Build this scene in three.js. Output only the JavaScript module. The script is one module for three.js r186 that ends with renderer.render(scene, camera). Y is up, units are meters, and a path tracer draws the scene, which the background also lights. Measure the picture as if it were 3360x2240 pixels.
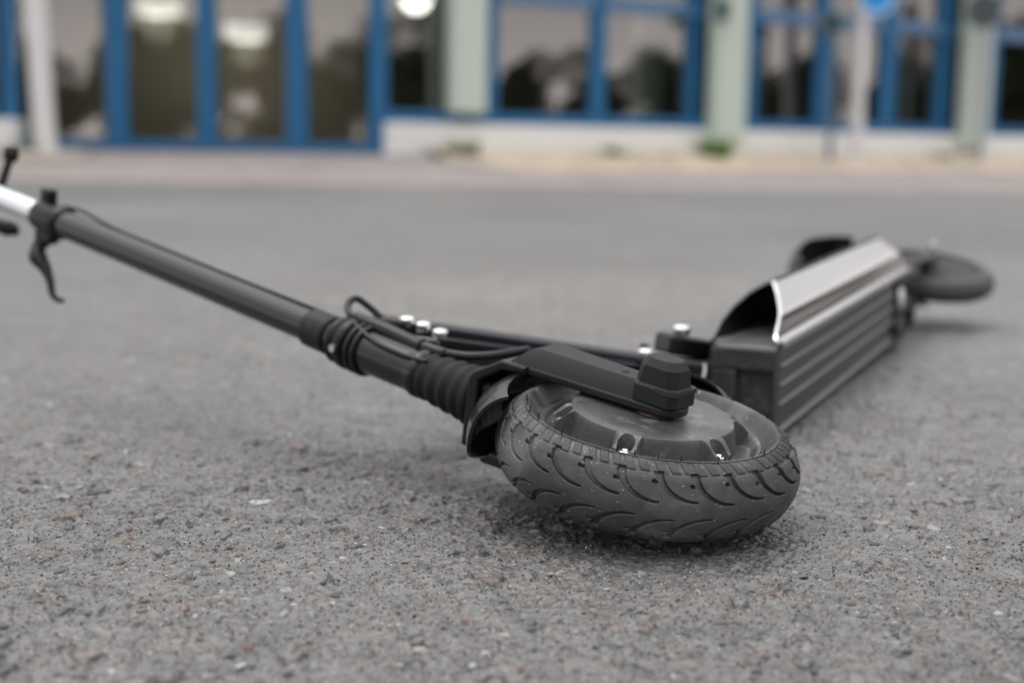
import * as THREE from 'three';
import { RoundedBoxGeometry } from 'three/addons/geometries/RoundedBoxGeometry.js';
import { mergeGeometries, mergeVertices, toCreasedNormals } from 'three/addons/utils/BufferGeometryUtils.js';

// ───────────────────────── camera, sky, sun, exposure ─────────────────────────
const scene = new THREE.Scene();
const W = 3360, H = 2240, FPX = 4667, EYE = 0.248;
const camera = new THREE.PerspectiveCamera(2 * Math.atan(H / 2 / FPX) * 180 / Math.PI, 1024 / 682, 0.05, 900);
camera.filmGauge = 36;
camera.position.set(0, EYE, 0);
camera.rotation.order = 'YXZ';
camera.rotation.set(-8 * Math.PI / 180, 0, 0.015);
camera.focus = 0.862;
camera.userData.fStop = 4.1;
camera.updateMatrixWorld(true);

const renderer = new THREE.WebGLRenderer({ antialias: true });
renderer.toneMapping = THREE.LinearToneMapping;
renderer.toneMappingExposure = 1.27;
renderer.shadowMap.enabled = true;

// seeded random numbers and tileable value noise
function rng(seed) { let a = seed >>> 0; return () => { a = (a + 0x6D2B79F5) | 0; let t = Math.imul(a ^ (a >>> 15), 1 | a); t = (t + Math.imul(t ^ (t >>> 7), 61 | t)) ^ t; return ((t ^ (t >>> 14)) >>> 0) / 4294967296; }; }
function hash2(x, y, s) { let h = Math.imul(x, 374761393) + Math.imul(y, 668265263) + Math.imul(s, 982451653); h = Math.imul(h ^ (h >>> 13), 1274126177); return ((h ^ (h >>> 16)) >>> 0) / 4294967296; }
function vnoise(x, y, per, s) {
  const xi = Math.floor(x), yi = Math.floor(y), fx = x - xi, fy = y - yi;
  const ux = fx * fx * (3 - 2 * fx), uy = fy * fy * (3 - 2 * fy), m = (v) => ((v % per) + per) % per;
  const a = hash2(m(xi), m(yi), s), b = hash2(m(xi + 1), m(yi), s), c = hash2(m(xi), m(yi + 1), s), d = hash2(m(xi + 1), m(yi + 1), s);
  return a + (b - a) * ux + (c - a) * uy + (a - b - c + d) * ux * uy;
}
function fbm(x, y, per, oct, s) { let v = 0, a = 0.5, t = 0; for (let o = 0; o < oct; o++) { v += a * vnoise(x, y, per, s + o); t += a; x *= 2; y *= 2; per *= 2; a *= 0.5; } return v / t; }
const smooth = (a, b, x) => { const t = Math.min(1, Math.max(0, (x - a) / (b - a))); return t * t * (3 - 2 * t); };
const lerp = (a, b, t) => a + (b - a) * t;

// evening sky: thin even cloud, a little warm towards the horizon
{
  const w = 512, h = 256, d = new Float32Array(w * h * 4);
  for (let j = 0; j < h; j++) for (let i = 0; i < w; i++) {
    const el = ((j + 0.5) / h - 0.5) * Math.PI, e = Math.max(0, Math.sin(el));
    const cl = fbm(i / w * 8, e * 9 + 3, 8, 4, 11) - 0.5;
    const k = 1 + 0.28 * cl * smooth(0, 0.25, e);
    const L = 2.05 * (0.22 + 0.78 * e * e) * k, glow = 1.05 * Math.exp(-Math.max(0, el) * 57.3 / 6);      // cloud, brightest overhead; a clear warm strip all round the horizon
    d.set([L * 0.99 + glow * 1.12, L * 0.990 + glow * 0.92, L * 1.005 + glow * 0.84, 1], (j * w + i) * 4);
  }
  const t = new THREE.DataTexture(d, w, h, THREE.RGBAFormat, THREE.FloatType);
  t.mapping = THREE.EquirectangularReflectionMapping; t.magFilter = THREE.LinearFilter; t.minFilter = THREE.LinearFilter; t.needsUpdate = true;
  scene.background = t; scene.environment = t;
}
const sun = new THREE.DirectionalLight(new THREE.Color(1, 0.95, 0.88), 0.6);
sun.position.set(-2.5, 9, -2.0); sun.shadow.radius = 40; sun.castShadow = true;
Object.assign(sun.shadow.camera, { left: -12, right: 12, top: 12, bottom: -12, near: 0.1, far: 60 });
scene.add(sun); scene.add(sun.target);

// ───────────────────────── helpers ─────────────────────────
const V = (x, y, z) => new THREE.Vector3(x, y, z);
const camDir = (px, py) => V((px - W / 2) / FPX, (H / 2 - py) / FPX, -1).applyQuaternion(camera.quaternion);
const P = (px, py, depth) => camera.position.clone().addScaledVector(camDir(px, py), depth);          // pixel + depth -> point
const onGround = (px, py, y = 0) => { const d = camDir(px, py); return camera.position.clone().addScaledVector(d, (y - EYE) / d.y); };
const onPlane = (px, py, p0, n) => { const d = camDir(px, py); return camera.position.clone().addScaledVector(d, p0.clone().sub(camera.position).dot(n) / d.dot(n)); };
const taken = {};
function numbered(n) { if (!(n in taken)) { taken[n] = 0; return n; } return n + '_' + String(++taken[n]).padStart(3, '0'); }
function mesh(name, geo, mat, parent = scene) {
  if (Array.isArray(geo)) geo = mergeGeometries(geo.map((g) => { const q = g.index ? g.toNonIndexed() : g; for (const k of Object.keys(q.attributes)) if (!['position', 'normal', 'uv'].includes(k)) q.deleteAttribute(k); return q; }));
  const m = new THREE.Mesh(geo, mat); m.name = parent === scene ? numbered(name) : name;
  m.castShadow = m.receiveShadow = true; parent.add(m); return m;
}
function group(name, parent = scene, pos) { const g = new THREE.Group(); g.name = parent === scene ? numbered(name) : name; if (pos) g.position.copy(pos); parent.add(g); return g; }
function tag(o, label, category, grp) { o.userData.label = label; o.userData.category = category; if (grp) o.userData.group = grp; return o; }
function struct(o) { o.userData.kind = 'structure'; return o; }
const std = (r, g, b, rough = 0.6, metal = 0, extra = {}) => new THREE.MeshStandardMaterial({ color: new THREE.Color().setRGB(r, g, b), roughness: rough, metalness: metal, ...extra });
const phys = (r, g, b, o) => new THREE.MeshPhysicalMaterial({ color: new THREE.Color().setRGB(r, g, b), ...o });
function box(w, h, d, r = 0) { return r ? new RoundedBoxGeometry(w, h, d, 3, r) : new THREE.BoxGeometry(w, h, d); }
const at = (g, x, y, z) => g.translate(x, y, z);
// a round body whose profile [[along, radius], ...] runs along the straight line from A in direction dir
function spin(profile, A, dir, seg = 48) {
  const g = new THREE.LatheGeometry(profile.map(([y, r]) => new THREE.Vector2(r, y)), seg);
  const q = new THREE.Quaternion().setFromUnitVectors(V(0, 1, 0), dir.clone().normalize());
  g.applyQuaternion(q); g.translate(A.x, A.y, A.z); return g;
}
// a tube along points with a radius for each
function sweep(pts, radii, seg = 12, steps = 48, flat = 1) {
  const c = new THREE.CatmullRomCurve3(pts, false, 'centripetal'), fr = c.computeFrenetFrames(steps, false), pos = [], idx = [], uv = [];
  for (let i = 0; i <= steps; i++) {
    const t = i / steps, p = c.getPointAt(t), x = t * (radii.length - 1), k = Math.min(radii.length - 2, Math.floor(x)), r = radii.length > 1 ? lerp(radii[k], radii[k + 1], x - k) : radii[0];
    for (let j = 0; j <= seg; j++) { const a = j / seg * 2 * Math.PI, q = p.clone().addScaledVector(fr.normals[i], Math.cos(a) * r * flat).addScaledVector(fr.binormals[i], Math.sin(a) * r); pos.push(q.x, q.y, q.z); uv.push(j / seg, t); }
  }
  for (let i = 0; i < steps; i++) for (let j = 0; j < seg; j++) { const a = i * (seg + 1) + j, b = a + seg + 1; idx.push(a, b, a + 1, a + 1, b, b + 1); }
  const n0 = pos.length / 3, A = c.getPointAt(0), B = c.getPointAt(1);
  pos.push(A.x, A.y, A.z, B.x, B.y, B.z); uv.push(0, 0, 0, 1);
  for (let j = 0; j < seg; j++) { idx.push(n0, j, j + 1); const o = steps * (seg + 1); idx.push(n0 + 1, o + j + 1, o + j); }
  const g = new THREE.BufferGeometry(); g.setAttribute('position', new THREE.Float32BufferAttribute(pos, 3)); g.setAttribute('uv', new THREE.Float32BufferAttribute(uv, 2)); g.setIndex(idx); g.computeVertexNormals(); return g;
}
// plan outline [[x, z], ...] raised from y0 to y1 with a rounded edge
function slab(outline, y0, y1, bevel = 0.001, holes = []) {
  const s = new THREE.Shape(outline.map(([x, z]) => new THREE.Vector2(x, -z)));
  for (const [hx, hz, hr] of holes) { const p = new THREE.Path(); p.absarc(hx, -hz, hr, 0, Math.PI * 2, true); s.holes.push(p); }
  const g = new THREE.ExtrudeGeometry(s, { depth: y1 - y0 - 2 * bevel, bevelEnabled: bevel > 0, bevelThickness: bevel, bevelSize: bevel, bevelOffset: -bevel, bevelSegments: 3, curveSegments: 24 });
  g.rotateX(-Math.PI / 2); g.translate(0, y0 + bevel, 0); return g;
}
// a faceted body through stacked rings of the same point count: [[y, [[x, z], ...]], ...]
function stack(layers, crease = 0.5) {
  const pos = [], idx = [], n = layers[0][1].length;
  for (const [y, ring] of layers) for (const [x, z] of ring) pos.push(x, y, z);
  for (let i = 0; i < layers.length - 1; i++) for (let j = 0; j < n; j++) { const a = i * n + j, b = i * n + (j + 1) % n; idx.push(a, a + n, b, b, a + n, b + n); }
  for (const [i, up] of [[0, false], [layers.length - 1, true]]) for (let j = 1; j < n - 1; j++) { const a = i * n; up ? idx.push(a, a + j + 1, a + j) : idx.push(a, a + j, a + j + 1); }
  const g = new THREE.BufferGeometry(); g.setAttribute('position', new THREE.Float32BufferAttribute(pos, 3)); g.setIndex(idx);
  g.setAttribute('uv', new THREE.Float32BufferAttribute(new Float32Array(pos.length / 3 * 2), 2));
  return toCreasedNormals(g, crease);
}
function dataTex(n, fn, srgb, repeat = true, m = n) {
  const d = new Uint8Array(n * m * 4);
  for (let j = 0; j < m; j++) for (let i = 0; i < n; i++) { const c = fn(i, j); const o = (j * n + i) * 4; d[o] = c[0]; d[o + 1] = c[1]; d[o + 2] = c[2]; d[o + 3] = 255; }
  const t = new THREE.DataTexture(d, n, m, THREE.RGBAFormat); if (srgb) t.colorSpace = THREE.SRGBColorSpace;
  t.wrapS = t.wrapT = repeat ? THREE.RepeatWrapping : THREE.ClampToEdgeWrapping; t.magFilter = THREE.LinearFilter; t.minFilter = THREE.LinearMipmapLinearFilter; t.generateMipmaps = true; t.needsUpdate = true; return t;
}
const toS = (c) => Math.round(255 * (c <= 0.0031308 ? 12.92 * c : 1.055 * Math.pow(c, 1 / 2.4) - 0.055));

// ───────────────────────── ground ─────────────────────────
const TN = 2048, TILE = 1.15;                                   // one asphalt tile, 0.56 mm a texel
const gH = new Float32Array(TN * TN), gC = new Float32Array(TN * TN * 3), gF = new Float32Array(TN * TN);
{
  const R = rng(77);
  for (let j = 0; j < TN; j++) for (let i = 0; i < TN; i++) {
    const u = i / TN, v = j / TN, o = j * TN + i;
    const big = fbm(u * 9, v * 9, 9, 3, 3) - 0.5, mid = fbm(u * 70, v * 70, 70, 3, 21) - 0.5, fine = fbm(u * 420, v * 420, 420, 2, 31) - 0.5, g = R() - 0.5;
    gH[o] = 0.0014 * big + 0.0027 * mid + 0.0024 * fine;
    gF[o] = 0.55 * fine + 0.35 * g * 0.6;
    const spark = R() > 0.988 ? 0.55 * R() : 0;
    const b = 0.100 * (1 + 0.28 * big + 0.7 * mid + 1.1 * fine + 0.8 * g + spark * 2.2);
    gC[o * 3] = b * 1.03; gC[o * 3 + 1] = b; gC[o * 3 + 2] = b * 0.965;
  }
  const kinds = [[0.48, [0.122, 0.119, 0.116]], [0.72, [0.044, 0.0435, 0.045]], [0.85, [0.21, 0.205, 0.195]], [0.875, [0.40, 0.39, 0.37]], [0.95, [0.160, 0.098, 0.083]], [1.01, [0.185, 0.145, 0.115]]];
  for (let k = 0; k < 44000; k++) {
    const cx = R() * TN, cy = R() * TN, q = R();
    const r = (q < 0.80 ? 1.3 + 2.4 * R() : q < 0.974 ? 3.6 + 4 * R() : 7 + 9 * R());
    const kk = R(), col = kinds.find((e) => kk < e[0])[1], exposed = 0.3 + 0.7 * R(), tone = 0.55 + 0.8 * R(), p1 = R() * 6.3, p2 = R() * 6.3, st = 0.65 + 0.35 * R(), ang = R() * 3.14, ca = Math.cos(ang), sa = Math.sin(ang);
    const hh = (R() < 0.80 ? 1 : -1) * (0.0005 + 0.00018 * r) * (0.4 + 0.8 * R()), ext = Math.ceil(r * 1.5);
    for (let dy = -ext; dy <= ext; dy++) for (let dx = -ext; dx <= ext; dx++) {
      const x = (dx * ca + dy * sa), y = (-dx * sa + dy * ca) / st, a = Math.atan2(y, x), rr = r * (1 + 0.18 * Math.sin(2 * a + p1) + 0.14 * Math.sin(3 * a + p2)), t = Math.hypot(x, y) / rr;
      if (t > 1) continue;
      const o = (((Math.round(cy + dy) % TN) + TN) % TN) * TN + (((Math.round(cx + dx) % TN) + TN) % TN), e = smooth(1, 0.8, t);
      gH[o] = lerp(gH[o], gH[o] * 0.5 + hh, e);
      if (hh > 0) { const m = e * exposed * (0.75 + 0.5 * (gF[o] + 0.2)); for (let c = 0; c < 3; c++) gC[o * 3 + c] = lerp(gC[o * 3 + c], col[c] * tone * (1 + 0.35 * gF[o]), Math.min(1, Math.max(0, m))); }
    }
  }
}
const asphaltMap = dataTex(TN, (i, j) => { const o = (j * TN + i) * 3; return [toS(Math.min(1, Math.max(0.01, gC[o]))), toS(Math.min(1, Math.max(0.01, gC[o + 1]))), toS(Math.min(1, Math.max(0.01, gC[o + 2])))]; }, true);
const asphaltBump = dataTex(TN, (i, j) => { const o = j * TN + i, b = Math.max(0, Math.min(255, 128 + gH[o] / 0.004 * 100 + gF[o] * 30)); return [b, b, b]; }, false);
const hAt = (x, z) => { const i = Math.floor((((x / TILE) % 1) + 1) % 1 * TN), j = Math.floor((((-z / TILE) % 1) + 1) % 1 * TN); return gH[j * TN + i]; };
const hSoft = (x, z) => { let s = 0; for (const [a, b] of [[0, 0], [0.0006, 0], [-0.0006, 0], [0, 0.0006], [0, -0.0006]]) s += hAt(x + a, z + b); return s / 5; };
const asphaltMat = phys(1, 1, 1, { roughness: 0.6, ior: 1.75, map: asphaltMap, bumpMap: asphaltBump, bumpScale: 0.0045, vertexColors: true });
let asphalt;
{
  const axis = (lo, hi, fine, far, grow) => { const a = []; for (let x = lo; x <= hi + 1e-9; x += fine) a.push(x); let s = fine, x = a[a.length - 1]; while (x < far) { s *= grow; x += s; a.push(x); } s = fine; x = lo; const b = []; while (x > -far) { s *= grow; x -= s; b.unshift(x); } return b.concat(a); };
  const xs = axis(-0.36, 0.44, 0.00145, 420, 1.09), zs = axis(0.56, 1.12, 0.0020, 420, 1.06).map((z) => -z).reverse();
  const nx = xs.length, nz = zs.length, pos = new Float32Array(nx * nz * 3), uv = new Float32Array(nx * nz * 2), col = new Float32Array(nx * nz * 3), idx = new Uint32Array((nx - 1) * (nz - 1) * 6);
  for (let j = 0; j < nz; j++) for (let i = 0; i < nx; i++) {
    const x = xs[i], z = zs[j], o = j * nx + i, near = (1 - smooth(0.9, 2.2, Math.hypot(x * 1.3, z + 0.85)));
    pos[o * 3] = x; pos[o * 3 + 2] = z; pos[o * 3 + 1] = near > 0 ? hSoft(x, z) * near - 0.0006 : -0.0006;
    uv[o * 2] = x / TILE; uv[o * 2 + 1] = -z / TILE;
    const r = Math.abs(x) + Math.abs(z), b = 1 + 0.55 * (fbm(x * 1.7 + 40, z * 1.7 + 90, 4096, 3, 5) - 0.5) + 0.9 * (fbm(x * 0.35 + 40, z * 0.5 + 90, 4096, 3, 8) - 0.5);
    const t = 0.11 * (fbm(x * 0.8 + 7, z * 0.8 + 31, 4096, 2, 15) - 0.5);
    col[o * 3] = b * (1 + t); col[o * 3 + 1] = b; col[o * 3 + 2] = b * (1 - t);
  }
  let k = 0; for (let j = 0; j < nz - 1; j++) for (let i = 0; i < nx - 1; i++) { const a = j * nx + i, b = a + nx; idx[k++] = a; idx[k++] = b; idx[k++] = a + 1; idx[k++] = a + 1; idx[k++] = b; idx[k++] = b + 1; }
  const g = new THREE.BufferGeometry(); g.setAttribute('position', new THREE.BufferAttribute(pos, 3)); g.setAttribute('uv', new THREE.BufferAttribute(uv, 2)); g.setAttribute('color', new THREE.BufferAttribute(col, 3)); g.setIndex(new THREE.BufferAttribute(idx, 1)); g.computeVertexNormals();
  asphalt = struct(mesh('asphalt', g, asphaltMat)); asphalt.userData.label = 'worn grey asphalt with red, white and dark stone chips';
}
console.log('ground');

// ───────────────────────── building behind ─────────────────────────
const blueMat = std(0.007, 0.115, 0.27, 0.5), plinthMat = std(0.78, 0.78, 0.76, 0.8), paleGreen = std(0.54, 0.62, 0.55, 0.6), whiteMat = std(0.70, 0.70, 0.70, 0.5);
const glassMat = phys(0.58, 0.60, 0.60, { roughness: 0.02, transmission: 1, thickness: 0, ior: 2.33 });
{
  const bl = V(-1.13, 0, -12.0), dL = V(-1, 0, 0), nL = V(0, 0, 1);                // left run: the entrance doors
  const dR = V(6.34, 0, -4.0).normalize(), nR = V(4.0, 0, 6.34).normalize();       // right run: the shop windows
  const bld = group('storefront_building', scene, V(bl.x, 0, bl.z));
  tag(bld, 'single storey shop front with blue frames, dark glass and white plinth', 'building');
  const HT = 3.3, SILL = 0.39, MID = 1.5, BASE = 0.13;
  const put = (g, run, s, y, off = 0) => { const [d, n] = run === 'L' ? [dL, nL] : [dR, nR]; g.rotateY(run === 'L' ? 0 : Math.atan2(-dR.z, dR.x)); g.translate(d.x * s + n.x * off, y, d.z * s + n.z * off); return g; };
  const sR = (px, py = 300) => onPlane(px, py, bl, nR).sub(bl).dot(dR), sL = (px, py = 300) => onPlane(px, py, bl, nL).sub(bl).dot(dL);
  const post = (run, s0, s1, y0, y1, name = 'mullion', m = blueMat, th = 0.12, off = 0) => mesh(name, put(box(Math.abs(s1 - s0), y1 - y0, th, 0.008), run, (s0 + s1) / 2, (y0 + y1) / 2, off), m, bld);
  // entrance: blue door frames
  const LP = [[-60, -20], [12, 60], [352, 422], [650, 712], [940, 1012], [1212, 1272]].map(([a, b]) => [sL(a), sL(b)]);
  for (const [a, b] of LP) post('L', b, a, BASE, HT, 'mullion');
  const Lend = 5.6; post('L', Lend - 0.06, Lend + 0.06, BASE, HT);
  const seg = (run, a, b, panes) => { if (b - a < 0.05) return; const w = b - a - 0.004; for (const [y0, y1] of panes) mesh('glass_pane', put(box(w, y1 - y0 - 0.004, 0.008), run, (a + b) / 2, (y0 + y1) / 2, 0), glassMat, bld); };
  const edges = [Lend - 0.06, ...LP.flatMap(([a, b]) => [a, b]), 0].sort((a, b) => a - b);   // gaps between posts, seen from the corner outwards
  for (let k = 0; k + 1 < edges.length; k++) { const a = edges[k], b = edges[k + 1], m = (a + b) / 2; if (LP.some(([p, q]) => m > Math.min(p, q) && m < Math.max(p, q))) continue; if (b - a < 0.1) continue;
    post('L', a, b, BASE, BASE + 0.085, 'bottom_rail', blueMat, 0.1); post('L', a, b, 2.1, 2.2, 'head_rail', blueMat, 0.1);
    seg('L', a, b, [[BASE + 0.085, 2.1], [2.2, HT - 0.15]]); post('L', a, b, HT - 0.15, HT, 'head_rail', blueMat, 0.1); }
  // shop windows
  const RP = [[1566, 1624], [1932, 1978], [2248, 2280], [2428, 2474], [2668, 2710], [2880, 2928], [3066, 3100], [3232, 3262], [3420, 3470], [3660, 3710], [3900, 3950], [4150, 4200]].map(([a, b]) => [sR(a), sR(b)]);
  const Rend = RP[RP.length - 1][1];
  for (const [a, b] of RP) post('R', a, b, SILL + 0.085, HT, 'mullion', blueMat, 0.11);
  let prev = 0.07;
  for (const [a, b] of RP) {
    post('R', prev, a, SILL + 0.085 - 0.02, SILL + 0.1, 'bottom_rail', blueMat, 0.09);
    post('R', prev, a, MID - 0.07, MID + 0.07, 'middle_rail', std(0.10, 0.19, 0.33, 0.4), 0.1);
    seg('R', prev, a, [[SILL + 0.1, MID - 0.07], [MID + 0.07, HT - 0.15]]); post('R', prev, a, HT - 0.15, HT, 'head_rail', blueMat, 0.1);
    prev = b;
  }
  mesh('window_sill', put(box(Rend, 0.085, 0.2, 0.01), 'R', Rend / 2, SILL + 0.0425, 0.02), blueMat, bld);
  mesh('plinth', put(box(Rend, SILL + 0.1, 0.3, 0.01), 'R', Rend / 2, (SILL - 0.1) / 2, 0), plinthMat, bld);
  const lp0 = sL(70), lpw = Lend - lp0; mesh('plinth', put(box(lpw, 0.42, 0.3, 0.01), 'L', lp0 + lpw / 2, 0.16, 0.07), plinthMat, bld);
  // pale pillars: some inside the glass, some before it
  for (const [a, b, o] of [[1442, 1558, 0.15], [2168, 2240, -0.4], [2288, 2392, 0.2], [2985, 3058, -0.4], [3110, 3190, 0.2]]) {
    const y0 = o > 0.16 ? 0.25 : SILL + 0.09; mesh('pillar', put(box(Math.abs(sR(b) - sR(a)) * 0.95, HT - y0, 0.16, 0.02), 'R', (sR(a) + sR(b)) / 2, (HT + y0) / 2, o), paleGreen, bld); }
  // room behind the glass, roof
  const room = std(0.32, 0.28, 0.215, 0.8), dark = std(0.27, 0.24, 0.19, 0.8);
  const RD = 7;
  const quad = (pts, y0, y1, m, name) => { for (let k = 0; k + 1 < pts.length; k++) { const [x0, z0] = pts[k], [x1, z1] = pts[k + 1], w = Math.hypot(x1 - x0, z1 - z0), g = box(w, y1 - y0, 0.15); g.rotateY(Math.atan2(-(z1 - z0), x1 - x0)); g.translate((x0 + x1) / 2, (y0 + y1) / 2, (z0 + z1) / 2); mesh(name, g, m, bld); } };
  const E = dR.clone().multiplyScalar(Rend), back = V(-nR.x * RD, 0, -nR.z * RD);
  const outl = [[-Lend, 0], [0, 0], [E.x, E.z], [E.x + back.x, E.z + back.z], [-1.2, -RD - 1.4], [-Lend, -RD]];
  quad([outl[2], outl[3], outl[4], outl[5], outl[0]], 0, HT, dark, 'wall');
  const sh = new THREE.Shape(outl.map(([x, z]) => new THREE.Vector2(x, -z)));
  const flat = (y, th, m, name, sc = 1) => { const g = new THREE.ExtrudeGeometry(sh, { depth: th, bevelEnabled: false }); g.rotateX(-Math.PI / 2); g.scale(sc, 1, sc); g.translate(0, y, 0); mesh(name, g, m, bld); };
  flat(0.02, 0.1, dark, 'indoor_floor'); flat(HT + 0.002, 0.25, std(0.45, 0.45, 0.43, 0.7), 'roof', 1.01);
  quad([[-4.6, -4.6], [-0.6, -4.6]], 1.42, 3.2, room, 'partition'); quad([[-4.6, -4.58], [-0.6, -4.58]], 0.13, 1.418, dark, 'partition_shade_base');  // wall base toned darker, shade in its colour, so the lower panes stay dark
}
// ceiling lights in the entrance room and an added glowing globe for a street lamp reflection
{
  const lampMat = (k) => new THREE.MeshStandardMaterial({ color: 0xffffff, emissive: new THREE.Color(1, 0.95, 0.82), emissiveIntensity: k, roughness: 0.5 });
  const spots = [[520, 12, 'square white ceiling light behind the entrance glass beside the white pole'], [808, 92, 'square white ceiling light behind the entrance glass beside the dark blue door post']];
  for (const [px, py, label] of spots) {
    const c = P(px, py, 15.2), g = group('ceiling_light', scene, V(c.x, c.y + 0.02, c.z)); tag(g, label, 'ceiling light', 'square lights in the entrance room');
    mesh('housing', at(box(0.46, 0.05, 0.46, 0.01), 0, 0.03, 0), whiteMat, g);
    mesh('diffuser', at(box(0.4, 0.16, 0.4, 0.04), 0, -0.07, 0), lampMat(1.6), g);
    mesh('hanger', at(new THREE.CylinderGeometry(0.01, 0.01, 3.3 - c.y - 0.07, 8), 0, (3.3 - c.y - 0.07) / 2 + 0.05, 0), whiteMat, g);
    const l = new THREE.PointLight(new THREE.Color(1, 0.9, 0.72), 1.2, 0, 2); l.position.set(c.x, c.y - 0.25, c.z); l.shadow.radius = 8; l.castShadow = true; scene.add(l);
  }
  const c = P(1365, -8, 12.9), g = group('lamp_reflection_globe', scene, c.clone()); tag(g, 'glowing warm globe added behind the glass for a street lamp reflection next to a pale pillar', 'lamp');
  mesh('globe', new THREE.SphereGeometry(0.13, 32, 24), lampMat(9), g);
  mesh('cap', at(new THREE.CylinderGeometry(0.05, 0.06, 0.05, 24), 0, 0.145, 0), whiteMat, g);
  mesh('cord', at(new THREE.CylinderGeometry(0.006, 0.006, 3.3 - c.y - 0.17, 8), 0, (3.3 - c.y - 0.17) / 2 + 0.17, 0), std(0.05, 0.05, 0.05), g);
  const l = new THREE.PointLight(new THREE.Color(1, 0.9, 0.72), 2.2, 0, 2); l.position.copy(c); l.shadow.radius = 6; l.castShadow = true; scene.add(l);
}
console.log('building');
// pavement, concrete skirt, poles, signs and weeds along the building
{
  const noiseMap = (seed, a, b, amp) => dataTex(256, (i, j) => { const k = fbm(i / 256 * 12, j / 256 * 12, 12, 5, seed); const v = k * amp; return [toS(lerp(a[0], b[0], v)), toS(lerp(a[1], b[1], v)), toS(lerp(a[2], b[2], v))]; }, true);
  // entrance apron of reddish paving, rising to the door sill
  const ap = new THREE.PlaneGeometry(24, 12, 160, 80); ap.rotateX(-Math.PI / 2);
  { const p = ap.attributes.position, uv = ap.attributes.uv; for (let i = 0; i < p.count; i++) { const x = p.getX(i) + 3, z0 = p.getZ(i) - 6, k = -z0 / 12, z = lerp(-7.6 - 0.12 * Math.max(0, x) + 0.35 * (fbm(x * 0.9 + 20, 3, 512, 3, 17) - 0.5), -20, k); p.setXYZ(i, x, 0.004 + 0.125 * smooth(-9.2, -11.9, z) * (1 - smooth(-1.0, 0.4, x)), z); uv.setXY(i, x / 2, z / 2); } ap.computeVertexNormals(); }
  struct(mesh('entrance_pavement', ap, std(1, 1, 1, 0.85, 0, { map: noiseMap(61, [0.17, 0.145, 0.138], [0.31, 0.27, 0.26], 1) })));
  const dR = V(6.34, 0, -4.0).normalize(), nR = V(4.0, 0, 6.34).normalize(), o = V(-1.13, 0, -12.0);
  const sk = new THREE.PlaneGeometry(13, 0.95, 130, 12); sk.rotateX(-Math.PI / 2);
  { const p = sk.attributes.position, uv = sk.attributes.uv; for (let i = 0; i < p.count; i++) { const s = p.getX(i) + 6.5 + 0.35, w = p.getZ(i) + 0.475, q = o.clone().addScaledVector(dR, s).addScaledVector(nR, w + 0.14); const wob = 0.02 * (fbm(s * 3, w * 3, 512, 3, 71) - 0.5); p.setXYZ(i, q.x, 0.007 + 0.17 * (1 - smooth(0, 0.95, w)) + (w < 0.9 ? wob : 0), q.z); uv.setXY(i, s / 2, w / 2); } sk.computeVertexNormals(); }
  struct(mesh('concrete_skirt', sk, std(1, 1, 1, 0.9, 0, { map: noiseMap(81, [0.36, 0.30, 0.23], [0.66, 0.55, 0.43], 1) })));
  // white pole with its concrete foot by the entrance
  const pb = onPlane(150, 500, V(0, 0, -11.0), V(0, 0, 1)), pole = group('white_pole', scene, V(pb.x, 0, pb.z)); tag(pole, 'thick white pole on a concrete foot beside the entrance', 'pole');
  mesh('shaft', spin([[0, 0], [0, 0.083], [3.6, 0.078], [3.6, 0]], V(0, 0.1, 0), V(-0.04, 1, 0), 32), whiteMat, pole);
  mesh('foot', at(box(0.5, 0.14, 0.42, 0.04), 0.05, 0.055, 0.02), std(0.46, 0.41, 0.33, 0.9), pole);
  // sign posts before the windows
  const signs = [
    [2812, 480, 2866, -6, 0.17, 'traffic_sign', 'round blue sign with a white rim on a light grey post', [0.03, 0.33, 0.82], whiteMat],
    [3212, 520, 3228, 34, 0.18, 'round_sign', 'round dark grey sign back on a grey post beside a pale pillar', [0.06, 0.075, 0.08], std(0.33, 0.35, 0.38, 0.5)],
    [2724, 470, 2728, 78, 0.115, 'sign_disc', 'small round dark teal sign on a thin blue post', [0.02, 0.07, 0.10], std(0.10, 0.16, 0.24, 0.5)]];
  for (const [bx, by, tx, ty, r, name, label, col, pm] of signs) {
    const q = onPlane(bx, by, o.clone().addScaledVector(nR, 0.5), nR), top = onPlane(tx, ty, o.clone().addScaledVector(nR, 0.5), nR), g = group(name, scene, V(q.x, 0.1, q.z)); tag(g, label, 'sign');
    const hgt = top.y - 0.1 + r * 0.8, pr = name === 'sign_disc' ? 0.03 : name === 'round_sign' ? 0.04 : 0.058;
    mesh('post', at(new THREE.CylinderGeometry(pr, pr, hgt + 0.15, 24), 0, hgt / 2 - 0.075, 0), pm, g);
    const c = new THREE.CylinderGeometry(r, r, 0.02, 48); c.rotateX(Math.PI / 2); c.translate(top.x - q.x, top.y - 0.1, pr + 0.02); mesh('plate', c, std(...col, 0.5), g);
    const t = new THREE.TorusGeometry(r, 0.014, 12, 48); t.translate(top.x - q.x, top.y - 0.1, pr + 0.02); mesh('rim', t, name === 'traffic_sign' ? std(0.75, 0.77, 0.8, 0.4) : std(0.12, 0.15, 0.16, 0.5), g);
    if (name === 'traffic_sign') mesh('bar', at(box(r * 1.1, 0.06, 0.012, 0.004), top.x - q.x, top.y - 0.02, pr + 0.036), std(0.75, 0.77, 0.8, 0.4), g);
    mesh('bracket', at(box(0.1, 0.04, 0.06, 0.006), (top.x - q.x) / 2, top.y - 0.1, pr), pm, g);
  }
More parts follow.
